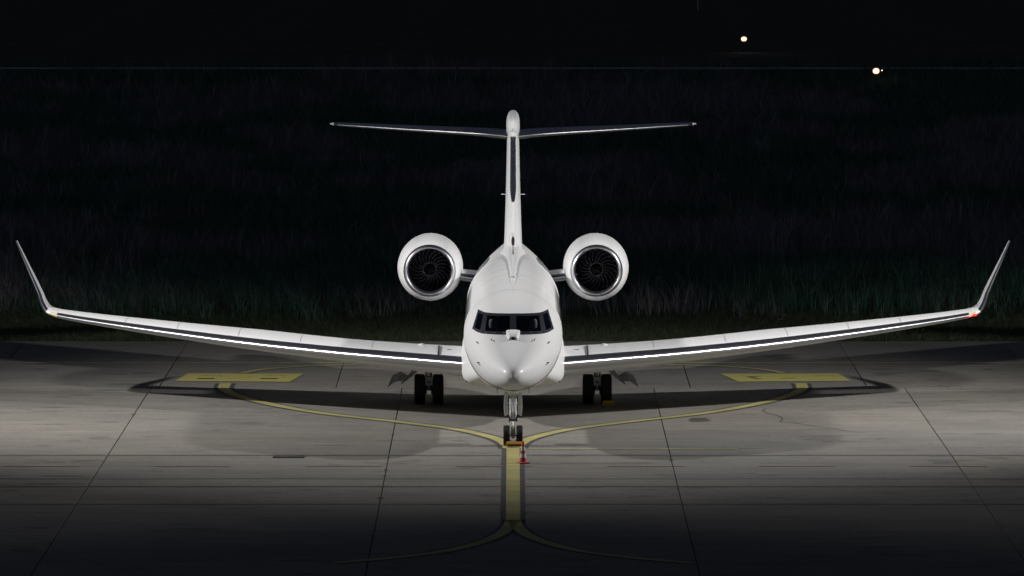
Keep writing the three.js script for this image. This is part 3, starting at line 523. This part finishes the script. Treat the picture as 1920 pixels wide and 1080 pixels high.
{
  const n = group('nose_gear', jet);
  for (const k of [-1, 1]) {
    const t = mesh('tyre', tyre(0.282, 0.182, 0.14, 4), M.rubber, n); t.position.set(k * 0.18, 0.282, 0);
    const r = mesh('rim', rimGeo(0.142, 0.17), M.whiteGear, n); r.position.set(k * 0.18, 0.282, 0);
    // gear door: a curved plate hanging beside the leg
    const rows = Array.from({ length: 7 }, (_, i) => { const f = i / 6, h = lerp(1.56, 0.80, f), b = 0.035 * Math.sin(f * 2.6); return [[k * (0.205 + b), h, -0.16], [k * (0.225 + b), h, -0.16], [k * (0.125 + b), h, -0.95 + 0.12 * f], [k * (0.105 + b), h, -0.95 + 0.12 * f]]; });
    mesh('gear_door', loft(rows, { capStart: true, capEnd: true }).toNonIndexed(), M.whiteGear, n).geometry.computeVertexNormals();
    mesh('door_link', rod([k * 0.05, 1.2, -0.02], [k * 0.2, 1.12, -0.25], 0.014), M.steel, n);
    mesh('drag_brace', merge([rod([k * 0.075, 1.5, 0.34], [k * 0.045, 1.0, 0.1], 0.022), rod([k * 0.045, 1.0, 0.1], [k * 0.07, 0.84, 0.05], 0.02)]), M.whiteGear, n);
    mesh('taxi_light', (() => { const g = new THREE.CylinderGeometry(0.048, 0.034, 0.07, 20); g.rotateX(Math.PI / 2); g.translate(k * 0.062, 1.385, 0.27); return g; })(), M.darkMetal, n);
    mesh('light_lens', (() => { const g = new THREE.CylinderGeometry(0.04, 0.04, 0.008, 20); g.rotateX(Math.PI / 2); g.translate(k * 0.062, 1.385, 0.309); return g; })(), M.amberLens, n);
    mesh('steering_actuator', merge([rod([k * 0.05, 0.745, 0.09], [k * 0.1, 0.70, -0.02], 0.028), rod([k * 0.1, 0.78, 0.02], [k * 0.1, 0.66, 0.02], 0.02)]), M.darkMetal, n);
    mesh('hydraulic_line', rod([k * 0.03, 1.28, 0.12], [k * 0.055, 0.74, 0.1], 0.008), M.black, n);
    mesh('fork_arm', rod([k * 0.03, 0.56, 0.0], [k * 0.06, 0.282, 0], 0.02), M.whiteGear, n);
    mesh('leg_fitting', box(0.035, 0.09, 0.03, k * 0.052, 1.08, 0.115, 0.006), M.darkMetal, n);
  }
  mesh('leg_housing', merge([rod([0, 1.6, -0.05], [0, 0.72, 0], 0.078, 0.07), box(0.2, 0.62, 0.1, 0, 1.13, -0.03, 0.03), box(0.17, 0.2, 0.12, 0, 0.88, 0.0, 0.03)]), M.whiteGear, n);
  mesh('wheel_bay', box(0.36, 0.05, 1.2, 0, 1.535, -0.1, 0.01), M.darkMetal, n);
  mesh('light_bracket', box(0.2, 0.03, 0.04, 0, 1.335, 0.24, 0.006), M.whiteGear, n);
  mesh('oleo', rod([0, 0.74, 0], [0, 0.28, 0], 0.036), M.steel, n);
  mesh('collar', rod([0, 0.73, 0], [0, 0.69, 0], 0.075), M.darkMetal, n);
  mesh('torque_link', merge([rod([0, 0.68, 0.06], [0, 0.55, 0.17], 0.025, 0.014), rod([0, 0.55, 0.17], [0, 0.36, 0.05], 0.014, 0.022)]), M.whiteGear, n);
  mesh('axle', rod([-0.24, 0.282, 0], [0.24, 0.282, 0], 0.03), M.steel, n);
  mesh('tow_fitting', box(0.09, 0.06, 0.05, 0, 0.235, 0.05, 0.01), M.whiteGear, n);
}
for (const k of [-1, 1]) {
  const g = group('main_gear', jet); g.position.set(k * 2.5, 0, -13.8);
  for (const q of [-1, 1]) {
    const t = mesh('tyre', tyre(0.445, 0.325, 0.21, 4), M.rubber, g); t.position.set(q * 0.27, 0.445, 0);
    const r = mesh('rim', rimGeo(0.212, 0.3), M.whiteGear, g); r.position.set(q * 0.27, 0.445, 0);
    mesh('brake_line', rod([q * 0.05, 0.62, 0.12], [q * 0.075, 0.36, 0.08], 0.008), M.black, g);
    mesh('brake_pack', (() => { const c = new THREE.CylinderGeometry(0.15, 0.15, 0.07, 24); c.rotateZ(Math.PI / 2); c.translate(q * 0.1, 0.445, 0); return c; })(), M.darkMetal, g);
  }
  mesh('leg', merge([rod([0, 1.5, -0.05], [0, 0.92, 0], 0.1), rod([0, 0.98, 0], [0, 0.78, 0], 0.115, 0.1)]), M.steel, g);
  mesh('oleo', rod([0, 0.84, 0], [0, 0.45, 0], 0.055), M.chrome, g);
  const plate = new THREE.ExtrudeGeometry(new THREE.Shape([[-0.075, 0.80], [0.075, 0.80], [0.125, 0.60], [0.12, 0.56], [0.06, 0.565], [0.03, 0.51], [-0.03, 0.51], [-0.06, 0.565], [-0.12, 0.56], [-0.125, 0.60]].map((p) => new THREE.Vector2(...p))), { depth: 0.08, bevelEnabled: true, bevelSize: 0.012, bevelThickness: 0.012, bevelSegments: 2 });
  plate.translate(0, 0, 0.06); mesh('torque_link', plate, M.whiteGear, g);
  mesh('collar', rod([0, 0.83, 0], [0, 0.79, 0], 0.105), M.darkMetal, g);
  mesh('data_plate', merge([box(0.085, 0.035, 0.006, 0, 0.675, 0.156, 0.002), box(0.1, 0.012, 0.006, 0, 0.64, 0.156, 0.002)]), M.black, g);
  mesh('lower_fitting', merge([box(0.045, 0.04, 0.03, -0.045, 0.54, 0.15, 0.006), box(0.045, 0.04, 0.03, 0.045, 0.54, 0.15, 0.006)]), M.black, g);
  mesh('axle', rod([-0.4, 0.445, 0], [0.4, 0.445, 0], 0.045), M.steel, g);
  // folded gear doors under the wing: bent plates
  const bent = (pts, name) => { const rows = [0, 1].map((q) => pts.map(([x, h, z]) => [k * (x - 2.5) + 0.0, h, z - q * 0.03])); const c = loft(rows, { capStart: true, capEnd: true }).toNonIndexed(); c.computeVertexNormals(); return mesh(name, c, M.greyDoor, g); };
  bent([[2.84, 1.25, 0.12], [2.78, 1.03, 0.1], [3.0, 0.83, 0.1], [3.32, 0.585, 0.05], [3.335, 0.615, 0.05], [3.13, 0.845, 0.1], [2.99, 1.02, 0.1], [2.98, 1.28, 0.12]], 'door_arm');
  bent([[3.12, 0.85, 0.16], [3.24, 0.93, 0.28], [3.35, 0.998, 0.35], [3.59, 0.85, 0.2], [3.74, 0.48, -0.1], [3.59, 0.62, 0.15], [3.47, 0.70, 0.32], [3.38, 0.70, 0.32], [3.24, 0.70, 0.2]], 'gear_door');
}
top(jet, 'white twin engine business jet with upturned winglets facing the camera', 'jet');

// ---------------------------------------------------------------- chocks and cone
function chock(len, mat, x, s, label) {
  const g = group('wheel_chock');
  const body = new THREE.ExtrudeGeometry(new THREE.Shape([[-0.10, 0], [0.10, 0], [0.075, 0.06], [0.03, 0.125], [-0.03, 0.125], [-0.085, 0.05]].map((p) => new THREE.Vector2(...p))), { depth: len - 0.02, bevelEnabled: true, bevelSize: 0.008, bevelThickness: 0.01, bevelSegments: 2 });
  body.rotateY(Math.PI / 2); body.translate(-len / 2 + 0.01, 0.008, 0);
  mesh('chock_body', body, mat, g);
  mesh('grip_rib', merge([box(len - 0.06, 0.012, 0.016, 0, 0.075, 0.082, 0.003), box(len - 0.06, 0.012, 0.016, 0, 0.04, 0.098, 0.003)]), M.darkMetal, g);
  for (const k of [-1, 1]) mesh('end_cap', box(0.012, 0.10, 0.15, k * (len / 2 + 0.012), 0.058, 0, 0.004), mat, g);
  g.position.set(x, 0, -s); return top(g, label, 'chock', 'wheel chocks');
}
chock(0.43, M.chock, 0.035, -0.34, 'orange wheel chock lying in front of the nose wheels');
chock(0.33, M.chockYellow, 2.83, 13.26, 'yellow wheel chock in front of the right main wheel');
{
  const c = group('traffic_cone');
  mesh('base_plate', box(0.29, 0.035, 0.29, 0, 0.019, 0, 0.012), M.coneRed, c);
  const R = (y) => lerp(0.105, 0.028, (y - 0.03) / 0.57), seg = 36;
  const lt = (a, b, e) => new THREE.LatheGeometry([[R(a) + e, a], [R((a + b) / 2) + e, (a + b) / 2], [R(b) + e, b]].map((p) => new THREE.Vector2(...p)), seg);
  mesh('cone_body', new THREE.LatheGeometry([[0.125, 0.036], [0.11, 0.045], [R(0.06), 0.06], [R(0.58), 0.58], [0.022, 0.597], [0.012, 0.6], [0.001, 0.6]].map((p) => new THREE.Vector2(...p)), seg), M.coneRed, c);
  mesh('white_band', lt(0.155, 0.27, 0.0025), M.coneWhite, c); mesh('white_band', lt(0.345, 0.455, 0.0025), M.coneWhite, c);
  c.position.set(0.27, 0, 5.35); c.rotation.y = 0.3; c.rotation.z = 0;
  top(c, 'red and white striped traffic cone beside the yellow line', 'traffic cone');
}

// ---------------------------------------------------------------- floodlight masts, outside the frame
for (const k of [-1, 1]) {
  const m = group('floodlight_mast'); m.position.set(k * FLOOD.x, -0.1, -FLOOD.s);
  mesh('pole', new THREE.LatheGeometry([[0.34, 0], [0.34, 0.1], [0.26, 0.12], [0.24, 1], [0.12, FLOOD.y - 0.6], [0.11, FLOOD.y + 1]].map((p) => new THREE.Vector2(...p)), 24), M.galvanised, m);
  const aim = new THREE.Vector3(k * FLOOD.aim[0] - k * FLOOD.x, FLOOD.aim[1] - FLOOD.y, -(FLOOD.aim[2] - FLOOD.s)).normalize();
  const hd = group('lamp_head', m); hd.position.set(0, FLOOD.y + 0.1, 0); hd.quaternion.setFromUnitVectors(new THREE.Vector3(0, 0, 1), aim);
  mesh('crossbar', box(2.4, 0.12, 0.12, 0, 0, 0.1, 0.02), M.galvanised, hd);
  for (const q of [-0.65, 0.65]) { mesh('lamp_housing', box(1.1, 0.6, 0.25, q, 0, 0.3, 0.05), M.darkMetal, hd); mesh('lamp_face', box(1.0, 0.5, 0.02, q, 0, 0.44, 0.005), M.floodGlow, hd); }
  const L = new THREE.SpotLight(FLOOD.color, FLOOD.power, 0, THREE.MathUtils.degToRad(FLOOD.angle), FLOOD.penumbra, 2);
  L.name = 'floodlight'; L.castShadow = true; L.shadow.radius = 22;
  L.position.set(k * FLOOD.x, FLOOD.y, -FLOOD.s).addScaledVector(aim, 0.95); L.target.position.set(k * FLOOD.aim[0], FLOOD.aim[1], -FLOOD.aim[2]);
  scene.add(L, L.target);
  top(m, 'tall floodlight mast out in front of the ' + (k < 0 ? 'left' : 'right') + ' wing tip', 'floodlight', 'floodlight masts');
}

// ---------------------------------------------------------------- far airfield: rail, lamps, post
{
  const rail = group('far_guide_rail');
  const S = 284;
  mesh('rail', new THREE.BoxGeometry(160, 0.1, 0.06), M.railPaint, rail).position.set(0, 0.46, 0);
  for (let k = -11; k <= 11; k++) mesh('rail_post', box(0.05, 0.6, 0.05, k * 7, 0.14, -0.07, 0.01), M.galvanised, rail);
  rail.position.set(0, 0, -S); rail.rotation.y = 0.0;
  top(rail, 'thin pale rail running across the dark field far behind the jet', 'rail');
}
function fieldLamp(x, s, h, r, label, power) {
  const g = group('airfield_lamp');
  mesh('post', rod([0, -0.2, 0], [0, h - r * 0.8, 0], 0.03), M.darkMetal, g);
  mesh('lamp_housing', (() => { const c = new THREE.CylinderGeometry(r * 1.02, r * 0.6, r * 1.2, 24); c.rotateX(Math.PI / 2); c.translate(0, h, -r * 0.75); return c; })(), M.darkMetal, g);
  const b = new THREE.SphereGeometry(r, 24, 16); b.scale(1.12, 0.92, 0.5); b.translate(0, h, 0); mesh('lamp_lens', b, M.fieldLamp, g);
  const df = new THREE.TorusGeometry(r * 1.32, r * 0.3, 10, 32); df.scale(1.1, 0.95, 0.5); df.translate(0, h, -r * 0.1); mesh('lamp_diffuser', df, M.lampRing, g);
  const L = new THREE.PointLight(0xffc690, power, 0, 2); L.position.set(0, h, r * 0.7 + 0.05); L.name = 'lamp_light'; L.castShadow = true; L.shadow.radius = r * 40; g.add(L);
  g.position.set(x, 0, -s); return top(g, label, 'lamp', 'airfield lamps');
}
fieldLamp(23.9, 264, 0.98, 0.14, 'bright airfield lamp just below the far pale rail', 0.5);
fieldLamp(17.6, 336, 0.85, 0.135, 'bright airfield lamp standing alone beyond the far rail, topmost light', 0.4);
fieldLamp(24.35, 265, 0.98, 0.022, 'tiny dim airfield lamp close beside the bright one', 0.1);
{
  const p = group('marker_post'); mesh('post', rod([0, -0.1, 0], [0, 3, 0], 0.06, 0.05), M.railPaint, p); mesh('cap', box(0.2, 0.08, 0.2, 0, 3.02, 0, 0.02), M.galvanised, p);
  p.position.set(17.2, 0, -452); top(p, 'slender pale marker post at the very top of the dark field', 'post');
}

// ---------------------------------------------------------------- meadow
{
  const tuft = (n, hmin, hmax, spread, wdt) => {
    const pos = [], idx = [];
    for (let i = 0; i < n; i++) {
      const a = rnd() * 6.283, r = rnd() * spread, x = Math.cos(a) * r, z = Math.sin(a) * r, h = rr(hmin, hmax), lean = rr(0.1, 0.75) * h, b = rnd() * 6.283, w = wdt * rr(0.7, 1.3), fx = Math.cos(rnd() * 6.283) * w, fz = Math.sin(rnd() * 6.283) * w * 0.4 + 0.001;
      const base = pos.length / 3;
      for (const [f, q] of [[0, 1], [0.55, 0.75]]) { const lx = x + Math.cos(b) * lean * f * f, lz = z + Math.sin(b) * lean * f * f; pos.push(lx - fx * q, h * f, lz - fz * q, lx + fx * q, h * f, lz + fz * q); }
      pos.push(x + Math.cos(b) * lean, h, z + Math.sin(b) * lean);
      idx.push(base, base + 1, base + 2, base + 1, base + 3, base + 2, base + 2, base + 3, base + 4);
    }
    const g = new THREE.BufferGeometry(); g.setAttribute('position', new THREE.Float32BufferAttribute(pos, 3)); g.setIndex(idx); g.computeVertexNormals(); return g;
  };
  const grassMat = (c) => new THREE.MeshPhysicalMaterial({ color: rgb(...c), roughness: 0.9, side: THREE.DoubleSide, transmission: 0.3, thickness: 0 });
  // patch noise over the field so that growth comes in drifts
  const F = new Float32Array(256 * 256); noiseLayer(F, 256, 5, 9, 0.8, 301); noiseLayer(F, 256, 13, 29, 0.9, 302); noiseLayer(F, 256, 40, 70, 0.8, 303);
  const drift = (x, s) => F[(Math.floor(((s + 20) / 340) * 255) & 255) * 256 + (Math.floor(((x + 50) / 100) * 255) & 255)];
  const m4 = new THREE.Matrix4(), q4 = new THREE.Quaternion(), e4 = new THREE.Euler(), col = new THREE.Color();
  function sow(name, label, geo, mat, count, s0, s1, accept, scale, tints) {
    const list = [];
    for (let i = 0; i < count; i++) {
      const s = s0 + (s1 - s0) * rnd(), half = (191 + s) * 0.0775 + 4, x = rr(-half, half), d = drift(x, s), k = accept(x, s, d);
      if (rnd() > k) continue;
      list.push([x, s, d]);
    }
    const im = new THREE.InstancedMesh(geo, mat, list.length); im.name = name; im.castShadow = im.receiveShadow = true;
    list.forEach(([x, s, d], i) => {
      const sc = scale(x, s, d) * rr(0.7, 1.3); e4.set(rr(-0.1, 0.1), rnd() * 6.283, rr(-0.1, 0.1)); q4.setFromEuler(e4);
      m4.compose(new THREE.Vector3(x, -0.16, -s), q4, new THREE.Vector3(sc * rr(0.85, 1.2), sc, sc)); im.setMatrixAt(i, m4);
      const t = tints[Math.floor(rnd() * tints.length)], v = rr(0.65, 1.35); col.setRGB(t[0] * v, t[1] * v, t[2] * v); im.setColorAt(i, col);
    });
    im.userData.kind = 'stuff'; im.userData.label = label; im.userData.category = 'grass'; im.name = numbered(name); scene.add(im);
  }
  const bell = (s, c, w) => Math.exp(-(((s - c) / w) ** 2));
  sow('short_grass', 'short dark green grass along the far edge of the apron', tuft(12, 0.10, 0.3, 0.22, 0.012), grassMat([0.065, 0.09, 0.038]), 34000, EDGE - 0.15, 66, (x, s) => clamp(1.25 - (s - EDGE) / 26, 0, 1), () => 1, [[1, 1, 1], [1.1, 1.05, 0.8], [0.8, 0.95, 0.8]]);
  sow('meadow_grass', 'tall dark green meadow grass behind the apron', tuft(10, 0.3, 0.75, 0.3, 0.014), grassMat([0.095, 0.19, 0.145]), 90000, 48, 300, (x, s, d) => clamp(0.5 + d * 1.9, 0.05, 1) * clamp((s - 48) / 12, 0, 1), (x, s, d) => Math.max(0.45, 0.85 + d * 0.9), [[1, 1, 1], [0.7, 1.05, 0.95], [1.25, 1.1, 0.8], [0.8, 0.9, 0.8]]);
  sow('dry_grass', 'tall pale dry grass standing in drifts across the meadow', tuft(9, 0.45, 1.05, 0.35, 0.012), grassMat([0.31, 0.29, 0.30]), 90000, 50, 300, (x, s, d) => clamp((0.22 * bell(s, 58, 9) + 0.35 * bell(s, 92, 14) + 1.0 * bell(s, 150, 16) + 0.8 * bell(s, 205, 22) + 0.07) * (0.7 - d * 1.6), 0, 1), (x, s, d) => Math.max(0.5, 0.9 - d * 0.8), [[1, 1, 1], [0.9, 0.92, 1.05], [1.1, 0.95, 0.8]]);
  // white flower heads on stalks, in loose patches
  const fl = (() => { const p = []; for (let i = 0; i < 7; i++) { const o = new THREE.IcosahedronGeometry(0.014, 0); o.translate(rr(-0.14, 0.14), rr(0.5, 0.72), rr(-0.14, 0.14)); p.push(o); } return merge(p); })();
  const spots = [[5, 66, 3.2], [7.5, 64, 1.8], [-6, 70, 1.6], [13.6, 66, 2.2], [17, 74, 1.5], [-9, 205, 4], [-14.5, 42.5, 1.2], [14, 43.5, 3], [10, 44, 1.5], [-3, 80, 2], [12.5, 82, 2.5], [-11.5, 78, 2.5], [20, 70, 2]];
  sow('white_flowers', 'scattered white flower heads in the dark meadow', fl, new THREE.MeshStandardMaterial({ color: rgb(0.75, 0.76, 0.74), roughness: 0.9 }), 60000, 41, 220, (x, s) => Math.min(0.5, spots.reduce((a, [cx, cs, r]) => a + 0.07 * Math.exp(-(((x - cx) / r) ** 2) - (((s - cs) / (r * 1.3)) ** 2))  , 0.0004)), () => 0.8, [[1, 1, 1]]);
}
renderer.render(scene, camera);
